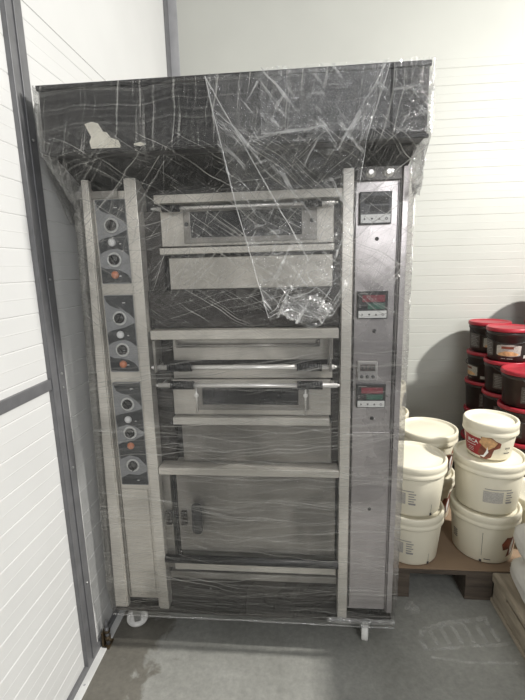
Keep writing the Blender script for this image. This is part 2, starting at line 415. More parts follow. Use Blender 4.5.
# left column: two posts, recessed panel between, bottom inset
bm = B((-.752, -.749, 1.405, 1.50, .160, 1.80), (-.752, -.704, 1.400, 1.412, .160, 1.80), (-.706, -.700, 1.404, 1.425, .160, 1.80))
for v in bm.verts:
    if v.co.z > 1: v.co.x += .036 if v.co.x < -.72 else .006
obj('column_frame', bm, 'steel_post', ov, bevel=.0015)
bm = B((-.566, -.530, 1.400, 1.50, .160, 1.80), (-.574, -.569, 1.408, 1.43, .160, 1.80))
obj('column_frame', bm, 'steel_post', ov, bevel=.0015)
obj('column_panel', B((-.697, -.575, 1.420, 1.445, .19, 1.765)), 'steel_pale', ov, bevel=.001)
bm = B((-.688, -.584, 1.4165, 1.4195, .215, .675))
obj('service_cover', bm, 'steel_pale', ov, bevel=.001)
bm = B((-.697, -.690, 1.414, 1.4195, .20, 1.76), (-.742, -.60, 1.412, 1.4185, 1.742, 1.765))
obj('cover_strip', bm, 'steel_mid', ov)

# control panels on the left column
def control_panel(z0, z1, knobs, whites, oranges, xs=(-.683, -.577), extra=None):
    x0, x1 = xs; W, H = x1 - x0, z1 - z0
    def rr(x0, x1, z0, z1, r=.006):
        pts = []
        for cx, cz, a0 in ((x1 - r, z1 - r, 0), (x0 + r, z1 - r, 90), (x0 + r, z0 + r, 180), (x1 - r, z0 + r, 270)):
            pts += [(cx + r * math.cos(R(a0 + k * 30)), cz + r * math.sin(R(a0 + k * 30))) for k in range(4)]
        return pts
    bm = bmesh.new(); poly_xz(bm, rr(x0, x1, z0, z1), 1.4150, .004)
    cp = obj('control_panel', bm, 'decal_grey', ov)
    # dark sweeping bands printed over the grey
    def U(pts): return [(x0 + u * W, z1 - v * H) for u, v in pts]
    n = len(knobs)
    bands = [[(.02, .01), (.98, .01), (.98, .30), (.82, .24), (.62, .19), (.38, .165), (.18, .13), (.06, .08)]]
    mids = [[(.01, .50), (.06, .475), (.16, .455), (.34, .44), (.60, .42), (.98, .36), (.98, .66), (.80, .60), (.60, .575), (.36, .585), (.16, .61), (.03, .64)]]
    bot = [[(.02, .79), (.16, .815), (.42, .82), (.66, .84), (.86, .88), (.98, .94), (.98, .99), (.02, .99)]]
    if n == 3:
        bands = [[(.02, .008), (.98, .008), (.98, .22), (.80, .17), (.55, .12), (.35, .11), (.12, .08)]]
        mids = [[(.01, .32), (.2, .30), (.60, .28), (.98, .25), (.98, .47), (.7, .42), (.4, .40), (.05, .43)],
                [(.01, .60), (.2, .57), (.60, .555), (.98, .50), (.98, .80), (.7, .72), (.4, .70), (.05, .74)]]
        bot = [[(.02, .93), (.3, .89), (.66, .90), (.98, .86), (.98, .992), (.02, .992)]]
    for p in bands + mids + bot:
        bm = bmesh.new(); poly_xz(bm, U(p), 1.4140, .0008); obj('printed_band', bm, 'decal_dark', cp)
    for (u, v, w) in ((.62, .10 if n == 2 else .06, .10), (.60, .905 if n == 2 else .95, .08), (.70, .52 if n == 2 else .365, .06)):
        px, pz = x0 + u * W, z1 - v * H
        obj('printed_mark', B((px, px + w * W, 1.4132, 1.4138, pz - .0012, pz + .0012)), 'print_white', cp)
    for kx, kz in knobs:
        bm = bmesh.new(); lathe(bm, [(.018, 0), (.018, .0025), (.0245, .0025), (.0252, .0012), (.0252, 0)], (kx, 1.4138, kz), 32, 'y')
        k = obj('knob_ring', bm, 'ring', cp)
        bm = bmesh.new(); lathe(bm, [(.0172, 0), (.0168, .010), (.0150, .012), (.0, .012)], (kx, 1.4138, kz), 28, 'y')
        v = box(bm, kx - .0028, kx + .0028, 1.392, 1.404, kz - .015, kz + .015)
        bmesh.ops.rotate(bm, verts=v, cent=(kx, 1.4, kz), matrix=Matrix.Rotation(R(random.choice((-35, 20, 150))), 3, 'Y'))
        obj('knob', bm, 'knob', cp)
    for lst, mt in ((whites, 'lamp_white'), (oranges, 'lamp_orange')):
        for kx, kz in lst:
            bm = bmesh.new(); lathe(bm, [(.0135, 0), (.013, .004), (.0105, .007), (.006, .0095), (0, .0102)], (kx, 1.4138, kz), 24, 'y')
            il = obj('indicator_lamp', bm, mt, cp); il['label'] = 'white indicator lamp' if mt == 'lamp_white' else 'orange indicator lamp'
XK = -.631
control_panel(1.458, 1.739, [(XK, 1.654), (XK, 1.540)], [(XK - .003, 1.598)], [(XK - .002, 1.489)])
control_panel(1.142, 1.420, [(XK, 1.338), (XK, 1.224)], [(XK - .003, 1.279)], [(XK - .002, 1.171)])
control_panel(.695, 1.103, [(XK, 1.020), (XK, .908), (XK, .777)], [(XK - .003, .960)], [(XK - .002, .856)])

# right column
bm = B((.142, .176, 1.398, 1.50, .16, 1.80)); obj('column_frame', bm, 'steel_post', ov, bevel=.0015)
bm = B((.327, .346, 1.400, 1.50, .19, 1.80), (.322, .325, 1.408, 1.44, .19, 1.80)); obj('column_frame', bm, 'steel_warm', ov, bevel=.0015)
obj('column_panel', B((.179, .321, 1.416, 1.445, .19, 1.765)), 'steel_warm', ov, bevel=.001)
obj('service_cover', B((.188, .316, 1.4125, 1.4158, .215, .92)), 'steel_warm', ov, bevel=.001)
obj('cover_strip', B((.181, .186, 1.412, 1.4158, .20, 1.76), (.316, .3185, 1.412, 1.4158, .93, 1.76)), 'steel_dark', ov)
for hx in (.226, .280):
    bm = bmesh.new(); lathe(bm, [(.016, 0), (.016, .002), (.0, .002)], (hx, 1.3952, 1.783), 24, 'y'); lathe(bm, [(.011, .002), (.011, .009), (.008, .011), (0, .011)], (hx, 1.3952, 1.783), 6, 'y', smooth=False)
    obj('hex_bolt', bm, 'chrome', ov)
obj('bolt_plate', B((.185, .32, 1.396, 1.41, 1.762, 1.80)), 'steel_dark', ov)
for sz in (1.584, 1.282, .971, .62):
    bm = bmesh.new(); lathe(bm, [(.0065, 0), (.006, .0015), (0, .002)], (.254, 1.4158 if sz > .93 else 1.4125, sz), 14, 'y'); obj('screw', bm, 'knob', ov)
def controller(x0, x1, z0, z1, lit=True):
    tcp = obj('temperature_controller', B((x0, x1, 1.400, 1.4158, z0, z1)), 'knob', ov, bevel=.002)
    W, H = x1 - x0, z1 - z0
    obj('key_strip', B((x0 + .004, x1 - .004, 1.3975, 1.3999, z0 + .004, z0 + .30 * H)), 'ring', tcp)
    for k in range(4):
        bx = x0 + .016 + k * (W - .032) / 3; bz = z0 + .16 * H
        bm = bmesh.new(); s = .0042
        if k == 1: poly_xz(bm, [(bx - s, bz + s * .7), (bx, bz - s), (bx + s, bz + s * .7)], 1.3966, .0008)
        elif k == 2: poly_xz(bm, [(bx - s, bz - s * .7), (bx, bz + s), (bx + s, bz - s * .7)], 1.3966, .0008)
        elif k == 0: poly_xz(bm, [(bx - s * .5, bz - s), (bx + s * .7, bz), (bx - s * .5, bz + s)], 1.3966, .0008)
        else:
            lathe(bm, [(.0026, 0), (.0026, .0008), (.0042, .0008), (.0042, 0)], (bx, 1.3974, bz), 14, 'y')
        obj('key', bm, 'print_dark', tcp)
    d = obj('display', B((x0 + .016, x1 - .010, 1.3982, 1.3999, z0 + .62 * H, z0 + .86 * H)), 'disp_red' if lit else 'cavity', tcp)
    if lit: d['label'] = 'dull red display'
    d = obj('display', B((x0 + .034, x1 - .010, 1.3982, 1.3999, z0 + .36 * H, z0 + .56 * H)), 'disp_green' if lit else 'cavity', tcp)
    if lit: d['label'] = 'dull green display'
    for q_ in ((x0 + .006, x0 + .034, 1.3984, 1.3999, z1 - .0085, z1 - .0065), (x0 + .006, x0 + .012, 1.3984, 1.3999, z0 + .42 * H, z0 + .44 * H), (x0 + .006, x0 + .012, 1.3984, 1.3999, z0 + .5 * H, z0 + .52 * H)):
        obj('printed_mark', B(q_), 'print_grey', tcp)
controller(.195, .295, 1.629, 1.728, lit=False)
controller(.194, .293, 1.325, 1.417)
controller(.197, .296, 1.015, 1.100)
tm = obj('timer', B((.199, .265, 1.396, 1.4158, 1.113, 1.180)), 'print_grey', ov, bevel=.002)
obj('display', B((.207, .257, 1.3940, 1.3958, 1.148, 1.172)), 'label_grey', tm)
for k in range(4): obj('digit', B((.211 + k * .013, .217 + k * .013, 1.3930, 1.3939, 1.154, 1.166)), 'print_dark', tm)
for k in range(3):
    bm = bmesh.new(); lathe(bm, [(.0062, 0), (.0058, .003), (0, .0035)], (.213 + k * .019, 1.3958, 1.128), 16, 'y'); obj('button', bm, 'print_dark', tm)

# centre bay: dark recess and the strips between the decks
obj('bay_lining', B((-.530, .142, 1.485, 1.50, .19, 1.78)), 'cavity', ov)
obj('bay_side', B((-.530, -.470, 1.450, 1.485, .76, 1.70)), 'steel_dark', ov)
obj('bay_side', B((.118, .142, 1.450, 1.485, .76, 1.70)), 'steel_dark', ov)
obj('trim_rail', B((-.475, .142, 1.405, 1.485, 1.717, 1.744)), 'steel_pale', ov, bevel=.0015)
def handle(z, x0, x1, g, y=1.386, parent=ov, r=.0085):
    bm = bmesh.new(); tube(bm, (x0, y, z), (x1, y, z), r, n=18)
    for x in (x0 + .012, x1 - .012): tube(bm, (x, y, z), (x, 1.44, z), .006, n=12)
    for x, s in ((x0, -1), (x1, 1)): tube(bm, (x, y, z), (x + s * .010, y, z), r, .003, n=14)
    hb = obj('door_handle', bm, 'chrome', parent)
    for a, b_ in g:
        bm = bmesh.new(); tube(bm, (a, y, z), (b_, y, z), r + .0055, n=20)
        for q_ in range(9):
            xx = a + (b_ - a) * (q_ + .5) / 9; tube(bm, (xx - .002, y, z), (xx + .002, y, z), r + .0068, n=20)
        obj('grip', bm, 'rubber', hb)
# top deck door with a window
d1 = obj('deck_door', B((-.465, .117, 1.432, 1.484, 1.579, 1.708)), 'door_plate', ov, bevel=.002)
obj('window_frame', B((-.385, .062, 1.425, 1.4315, 1.588, 1.606), (-.385, .062, 1.425, 1.4315, 1.690, 1.702), (-.385, -.362, 1.425, 1.4315, 1.606, 1.690), (.012, .062, 1.425, 1.4315, 1.606, 1.690)), 'steel_mid', d1, bevel=.001)
obj('window_glass', B((-.362, .012, 1.428, 1.4315, 1.606, 1.690)), 'glass_dark', d1)
for x in (-.374, .045):
    bm = bmesh.new(); tube(bm, (x, 1.4250, 1.650), (x, 1.4215, 1.650), .007, n=12); obj('window_bolt', bm, 'knob', d1)
handle(1.698, -.47, .115, [(-.443, -.385), (.020, .075)], y=1.388, parent=ov, r=.005)
obj('trim_rail', B((-.470, .118, 1.415, 1.485, 1.553, 1.574)), 'steel_pale', ov, bevel=.0015)
pn = obj('deck_panel', B((-.447, .115, 1.438, 1.484, 1.433, 1.541)), 'door_plate', ov, bevel=.002)
# second deck: dark closed door
obj('deck_door', B((-.526, .135, 1.428, 1.484, 1.300, 1.430)), 'steel_dark', ov, bevel=.002)
obj('front_shelf', B((-.515, .133, 1.388, 1.484, 1.263, 1.296)), 'steel_pale', ov, bevel=.002)
d2 = obj('deck_door', B((-.452, .118, 1.436, 1.484, 1.180, 1.258)), 'door_plate', ov, bevel=.0015)
bm = bmesh.new(); tube(bm, (-.435, 1.420, 1.236), (.07, 1.420, 1.236), .0065, n=12)
for x in (-.432, .067): tube(bm, (x, 1.420, 1.236), (x, 1.437, 1.236), .006, n=10); tube(bm, (x, 1.420, 1.236), (x, 1.418, 1.255), .005, n=10)
obj('hinge_rod', bm, 'steel_mid', d2)
for x in (-.506, .100):
    obj('handle_bracket', B((x, x + .010, 1.375, 1.44, 1.150, 1.262)), 'steel_mid', ov, bevel=.001)
handle(1.165, -.510, .117, [(-.460, -.374), (-.007, .077)], parent=ov)
obj('trim_rail', B((-.458, .117, 1.440, 1.484, 1.112, 1.143)), 'door_plate', ov, bevel=.0015)
# third deck door with a window
d3 = obj('deck_door', B((-.462, .112, 1.432, 1.484, .975, 1.108)), 'door_plate', ov, bevel=.002)
obj('window_frame', B((-.372, -.352, 1.425, 1.4315, .995, 1.090), (-.003, .035, 1.425, 1.4315, .995, 1.090), (-.352, -.003, 1.425, 1.4315, .995, 1.016), (-.352, -.003, 1.425, 1.4315, 1.084, 1.090)), 'steel_mid', d3, bevel=.001)
obj('window_glass', B((-.352, -.003, 1.428, 1.4315, 1.016, 1.084)), 'glass_dark', d3)
for x in (-.373, .022):
    bm = bmesh.new(); tube(bm, (x, 1.425, 1.052), (x, 1.420, 1.052), .008, n=12); tube(bm, (x, 1.422, 1.100), (x, 1.422, .985), .0035, n=8)
    obj('hinge_pin', bm, 'chrome', d3)
handle(1.100, -.498, .128, [(-.452, -.370), (-.007, .080)], parent=ov)
obj('trim_rail', B((-.462, .106, 1.408, 1.485, .944, .971)), 'steel_post', ov, bevel=.0015)
obj('deck_panel', B((-.440, .116, 1.440, 1.484, .786, .942)), 'steel_mid', ov, bevel=.002)
obj('front_shelf', B((-.524, .139, 1.388, 1.484, .754, .781)), 'steel_pale', ov, bevel=.002)
# proofer compartment
pd = obj('cabinet_door', B((-.472, .131, 1.428, 1.484, .408, .750)), 'steel_mid', ov, bevel=.003)
bm = bmesh.new()
pts = [(-.393 + .0200 * math.cos(t_), .565 + (.045 * (1 if math.sin(t_) > 0 else -1)) + .020 * math.sin(t_)) for t_ in [2 * PI * k / 24 + .01 for k in range(24)]]
poly_xz(bm, pts, 1.398, .014); tube(bm, (-.393, 1.410, .60), (-.393, 1.43, .60), .008, n=10); tube(bm, (-.393, 1.410, .53), (-.393, 1.43, .53), .008, n=10)
obj('door_handle', bm, 'rubber', pd, bevel=.004)
ds = obj('door_stile', B((-.530, -.497, 1.430, 1.484, .33, .750)), 'steel_mid', ov, bevel=.001)
bm = B((-.490, -.486, 1.440, 1.46, .30, .750), (-.481, -.477, 1.436, 1.46, .30, .750)); obj('door_seal', bm, 'rubber', ov)
for x in (-.508, -.448):
    bm = bmesh.new(); box(bm, x - .011, x + .011, 1.412, 1.43, .528, .585); tube(bm, (x, 1.413, .575), (x, 1.405, .575), .008, n=12); obj('latch', bm, 'steel_dark', ov, bevel=.002)
bm = bmesh.new(); tube(bm, (-.528, 1.405, .388), (.142, 1.405, .388), .0155, n=20); obj('bumper_rail', bm, 'rubber', ov)
obj('trim_rail', B((-.500, .136, 1.425, 1.484, .325, .370)), 'steel_pale', ov, bevel=.0015)
obj('trim_rail', B((-.520, .138, 1.418, 1.484, .292, .320)), 'steel_mid', ov, bevel=.0015)
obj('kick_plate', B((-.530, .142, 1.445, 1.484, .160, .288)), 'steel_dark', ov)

def caster(x, y, ang, zc=.044):
    bm = bmesh.new(); box(bm, x - .035, x + .035, y - .035, y + .035, .141, .1455); tube(bm, (x, y, .118), (x, y, .141), .016, .022, n=16)
    c = obj('caster', bm, 'galv', ov)
    rot = Matrix.Rotation(ang, 3, 'Z'); P = Vector((x, y, 0))
    def place(bm): bmesh.ops.rotate(bm, verts=bm.verts, cent=P, matrix=rot); return bm
    bm = bmesh.new()
    for s in (-1, 1):
        pts = [(-.012, .036), (.012, .036), (.026, .118), (-.018, .118)]
        a = [bm.verts.new((x + px_, y + s * .017, pz)) for px_, pz in pts]; b_ = [bm.verts.new((x + px_, y + s * .0195, pz)) for px_, pz in pts]
        bm.faces.new(a); bm.faces.new(b_[::-1])
        for i in range(4): bm.faces.new((a[i], a[(i + 1) % 4], b_[(i + 1) % 4], b_[i]))
    box(bm, x - .018, x + .026, y - .0195, y + .0195, .115, .119); tube(bm, (x, y - .024, zc), (x, y + .024, zc), .005, n=10)
    obj('fork', place(bm), 'galv', c)
    bm = bmesh.new(); lathe(bm, [(0, -.011), (.012, -.011), (.013, -.008), (.030, -.008), (.032, -.013), (.041, -.013), (.0440, -.009), (.0440, .009), (.041, .013), (.032, .013), (.030, .008), (.013, .008), (.012, .011), (0, .011)], (x, y, zc), 36, 'y')
    obj('wheel', place(bm), 'caster_white', c)
caster(-.700, 1.475, R(22)); caster(.262, 1.475, R(78)); caster(-.700, 2.27, R(10)); caster(.262, 2.27, R(60))

# ------------------------------------------------------------------ stretch film
def nz3(x, y, z): return noise.noise(Vector((x, y, z)))
def film_profile(z):
    """(x left, x right, front y) of the wrap at a height"""
    if z > 1.846: return -.760, .363, 1.258
    if z > 1.70:
        t_ = (z - 1.70) / .146; t_ = t_ ** 1.15
        return -.724 - .036 * t_, .352 + .011 * t_, 1.350 - .092 * t_
    return -.724 - .034 * (1.70 - z) / 1.56, .352, 1.350 if z > .3 else 1.350 + .03 * (.3 - z) / .16
bm = bmesh.new(); NU, NV = 190, 230; rows = []
z_top, z_bot = 2.031, .140
for j in range(NV + 1):
    z = z_top + (z_bot - z_top) * j / NV
    xl, xr, yf = film_profile(z); yb = 2.30; per = []
    n1 = 22; n3 = 22; n2 = NU - n1 - n3
    for i in range(NU + 1):
        if i < n1: t_ = i / n1; x, y = xl, yb + (yf - yb) * t_; s = 0
        elif i < n1 + n2: t_ = (i - n1) / n2; x, y = xl + (xr - xl) * t_, yf; s = 1
        else: t_ = (i - n1 - n2) / n3; x, y = xr, yf + (yb - yf) * t_; s = 2
        edge = min(1, max(0, min(x - xl, xr - x) / .05))
        if s == 1:
            # stretched across the bay: horizontal pull lines; pulled back a little between the columns
            d = .004 * nz3(x * 2.2, 3, z * 26) + .003 * nz3(x * 9, 7, z * 40) + .0022 * nz3(x * 30, 2, z * 30)
            if z > 1.40: d += .006 * nz3((x + z) * 14, 9, (x - z) * 5)
            if 1.70 < z < 1.85: d += .012 * math.sin(PI * (z - 1.70) / .15) * (1 + nz3(x * 12, 1, z * 3)) * edge
            y += d * (.3 + .7 * edge) + (0 if z > 1.71 else .0)
        else:
            k = .006 * nz3(y * 5, 4 + s, z * 22) + .004 * nz3(y * 20, 1, z * 20)
            x += (-abs(k) if s == 0 else abs(k)) * .4
        per.append(bm.verts.new((x, y, z)))
    rows.append(per)
for a, b_ in zip(rows, rows[1:]):
    for i in range(NU): bm.faces.new((a[i], a[i + 1], b_[i + 1], b_[i])).smooth = True
fm = obj('stretch_film', bm, 'film', ov); fm['label'] = 'clear stretch film with white pull lines'
for p in fm.data.polygons: p.use_smooth = True

# loose torn sheet hanging over the front from the canopy
def lerp_pts(pts, v):
    for (v0, a), (v1, b_) in zip(pts, pts[1:]):
        if v <= v1: return a + (b_ - a) * (v - v0) / (v1 - v0)
    return pts[-1][1]
left_e = [(0, -.252), (.25, -.225), (.5, -.180), (.75, -.140), (1, -.095)]
right_e = [(0, .245), (.25, .190), (.5, .168), (.75, .155), (.9, .148), (1, .10)]
bm = bmesh.new(); rows = []; NU2, NV2 = 90, 150
for j in range(NV2 + 1):
    v = j / NV2; z = 2.020 - v * .690; row = []
    a, b_ = lerp_pts(left_e, v), lerp_pts(right_e, v)
    for i in range(NU2 + 1):
        u = i / NU2; x = a + (b_ - a) * u
        amp = .007 + .009 * v + .030 * max(0, v - .80) / .20
        d = amp * (abs(nz3(x * 11, 3.3, z * 8)) * 1.2 + .8 * abs(nz3(x * 24, 5.1, z * 20)) + .5 * nz3(x * 55, 8, z * 48))
        yf = 1.246 if z > 1.84 else 1.246 + min(.085, (1.84 - z) * .42)
        zz = z + (.018 * nz3(x * 12, 2, 1) + .022 * math.sin(u * PI * 2.2)) * max(0, v - .6) / .4
        row.append(bm.verts.new((x + .006 * nz3(z * 14, 1, u * 3), yf - d, zz)))
    rows.append(row)
for a, b_ in zip(rows, rows[1:]):
    for i in range(NU2): bm.faces.new((a[i], a[i + 1], b_[i + 1], b_[i])).smooth = True
ff = obj('film_flap', bm, 'film_flap', ov); ff['label'] = 'loose crumpled sheet of film hanging from the canopy'
# crinkled double layers of film at the canopy's right end and over the right column
def crinkle(name, x0, x1, z0, z1, yf, amp, seed, m_='film_flap', label=None, nu=50, nv=70):
    bm = bmesh.new(); rows = []
    for j in range(nv + 1):
        z = z1 + (z0 - z1) * j / nv
        rows.append([bm.verts.new((x0 + (x1 - x0) * i / nu, yf(z) - amp * (.2 + abs(nz3((x0 + (x1 - x0) * i / nu) * 26, seed, z * 14)) + .6 * abs(nz3((x0 + (x1 - x0) * i / nu) * 60, seed, z * 45))), z)) for i in range(nu + 1)])
    for a, b_ in zip(rows, rows[1:]):
        for i in range(nu): bm.faces.new((a[i], a[i + 1], b_[i + 1], b_[i])).smooth = True
    o = obj(name, bm, m_, ov)
    if label: o['label'] = label
crinkle('film_layer', .255, .362, 1.852, 2.030, lambda z: 1.252, .016, 4, label='crinkled glossy film on the right end of the canopy')
crinkle('film_layer', -.10, .245, 1.86, 2.026, lambda z: 1.236, .010, 14)
# rolled edges / folds of that sheet
def strand(pts, r, bm, seed=0, wob=.003):
    P = [Vector(p) for p in pts]; out = []
    for a, b_ in zip(P, P[1:]):
        for k in range(8):
            q_ = a.lerp(b_, k / 8); q_ = q_ + Vector((nz3(q_.z * 22, seed, 1), nz3(q_.z * 18, seed, 7), nz3(q_.x * 22, seed, 3))) * wob; out.append(q_)
    out.append(P[-1])
    for k, (a, b_) in enumerate(zip(out, out[1:])):
        ra = r * (.55 + .5 * abs(nz3(k * .7, seed, 2)) + .3); tube(bm, a, b_, ra, ra, n=6, caps=False)
bm = bmesh.new()
strand([(-.252, 1.240, 2.018), (-.180, 1.255, 1.68), (-.095, 1.30, 1.345)], .0013, bm, 1)
strand([(-.252, 1.240, 2.018), (-.06, 1.248, 1.68), (.030, 1.290, 1.520)], .0012, bm, 2)
strand([(.190, 1.242, 1.85), (.166, 1.28, 1.66), (.150, 1.31, 1.42), (.105, 1.31, 1.35)], .0009, bm, 3)
strand([(.245, 1.242, 2.02), (.190, 1.24, 1.85)], .0009, bm, 4)
strand([(-.095, 1.30, 1.345), (-.03, 1.295, 1.372), (.04, 1.29, 1.345), (.105, 1.31, 1.35)], .0013, bm, 5, .012)
strand([(-.06, 1.285, 1.44), (.0, 1.28, 1.41), (.055, 1.285, 1.435), (.10, 1.29, 1.40)], .0011, bm, 6, .018)
strand([(-.09, 1.29, 1.36), (-.04, 1.285, 1.43), (.02, 1.28, 1.45)], .001, bm, 8, .014)
fo = obj('film_fold', bm, 'film_fold', ov)

# crumpled knot below the flap, bunched film at the base and at the canopy corners
def wad(name, c, r, n=40, m_='film_wad', seed=0, rough=.35, label=None):
    bm = bmesh.new(); bmesh.ops.create_icosphere(bm, subdivisions=5, radius=1)
    for v in bm.verts:
        p = v.co.copy(); k = 1 + rough * (abs(noise.noise(p * 2.6 + Vector((seed, 0, 0)))) * 1.6 + .9 * abs(noise.noise(p * 6 + Vector((0, seed, 0)))) - .5) + .10 * noise.noise(p * 15)
        v.co = Vector((p.x * r[0], p.y * r[1], p.z * r[2])) * k + Vector(c)
    o = obj(name, bm, m_, ov, smooth=True)
    if label: o['label'] = label
    return o
wad('film_knot', (.020, 1.290, 1.372), (.068, .010, .038), seed=3, rough=.30, m_='film_flap', label='crumpled knot of film at the end of the loose sheet')
wad('film_knot', (.352, 1.345, 1.785), (.014, .040, .070), seed=5, rough=.35, label='bunched film under the right end of the canopy')
def bunch(name, x0, x1, y, z, r, seed, label=None):
    bm = bmesh.new(); n = 220; ring = 14; rows = []
    for i in range(n + 1):
        t_ = i / n; x = x0 + (x1 - x0) * t_
        rr = r * (.55 + .7 * abs(nz3(x * 9, seed, 1)) + .5 * abs(nz3(x * 30, seed, 4)))
        rows.append([bm.verts.new((x, y + rr * .8 * math.cos(2 * PI * k / ring), z + .004 * nz3(x * 7, seed, 9) + rr * math.sin(2 * PI * k / ring) * (1 + .35 * nz3(x * 18, k * .6, seed)))) for k in range(ring)])
    for a, b_ in zip(rows, rows[1:]):
        for k in range(ring): bm.faces.new((a[k], a[(k + 1) % ring], b_[(k + 1) % ring], b_[k])).smooth = True
    o = obj(name, bm, 'film_wad', ov, smooth=True)
    if label: o['label'] = label
bunch('film_hem', -.752, .352, 1.372, .150, .0045, 2, 'bunched glossy hem of film along the base')
bunch('film_hem', .10, .352, 1.374, .172, .014, 6)
# film tail drawn from the canopy's left end down to the side
bm = bmesh.new(); rows = []
for j in range(41):
    v = j / 40; row = []
    for i in range(25):
        u = i / 24
        top = Vector((-.757, 1.262 + .20 * u, 1.99)); mid = Vector((-.795, 1.30 + .18 * u, 1.86)); bot = Vector((-.754, 1.38 + .06 * u, 1.66))
        p = top * (1 - v) ** 2 + mid * 2 * v * (1 - v) + bot * v * v
        p.x += .006 * nz3(u * 6, v * 9, 2) - .003
        row.append(bm.verts.new(p))
    rows.append(row)
for a, b_ in zip(rows, rows[1:]):
    for i in range(24): bm.faces.new((a[i], a[i + 1], b_[i + 1], b_[i])).smooth = True
obj('film_flap', bm, 'film_wad', ov, smooth=True)['label'] = 'bit of film drawn from the left end of the canopy to the side'

# ------------------------------------------------------------------ buckets
def cyl_pt(c, phi, r, z): return Vector((c[0] + r * math.sin(phi), c[1] - r * math.cos(phi), c[2] + z))
def wrap_patch(bm, c, rf, phi0, phi1, outline, zr, e=.0006):
    """outline of (u, v) 0..1 laid on the bucket wall between angles phi0..phi1 and heights zr"""
    n = 14
    f0 = bmesh.new(); vs = [f0.verts.new((u, v, 0)) for u, v in outline]; f0.faces.new(vs)
    for k in range(1, n):
        bmesh.ops.bisect_plane(f0, geom=f0.verts[:] + f0.edges[:] + f0.faces[:], plane_co=(k / n, 0, 0), plane_no=(1, 0, 0))
    mp = {}
    for v in f0.verts:
        z = zr[0] + (zr[1] - zr[0]) * v.co.y; mp[v] = bm.verts.new(cyl_pt(c, phi0 + (phi1 - phi0) * v.co.x, rf(z) + e, z))
    for f in f0.faces: bm.faces.new([mp[v] for v in f.verts])
    f0.free()
def wrap_text(bm, c, rf, phi, z, body, size, bold=True, e=.0012):
    tm_ = text_mesh(body, size, bold); mp = {}
    bmesh.ops.triangulate(tm_, faces=tm_.faces)
    for v in tm_.verts:
        zz = z + v.co.y; r = rf(zz); mp[v] = bm.verts.new(cyl_pt(c, phi + v.co.x / r, r + e, zz))
    for f in tm_.faces: bm.faces.new([mp[v] for v in f.verts])
    tm_.free()
RECT = [(0, 0), (1, 0), (1, 1), (0, 1)]
def rects(bm, c, rf, items, e=.0009):
    for p0, p1, z0, z1 in items: wrap_patch(bm, c, rf, R(p0), R(p1), RECT, (z0, z1), e)

def bail(c, rim, z, phi, droop, r=.0028, mt='bucket_white', parent=None):
    """wire handle hanging against the wall of the bucket, centred on direction phi"""
    bm = bmesh.new(); pts = []
    for k in range(25):
        a = -82 + 164 * k / 24; h = z - droop * math.cos(R(a * 90 / 82)) ** .8 if abs(a) < 81.9 else z
        pts.append(cyl_pt(c, R(phi + a), rim, h))
    for a, b_ in zip(pts, pts[1:]): tube(bm, a, b_, r, r, n=6, caps=False)
    return obj('bucket_handle', bm, mt, parent)

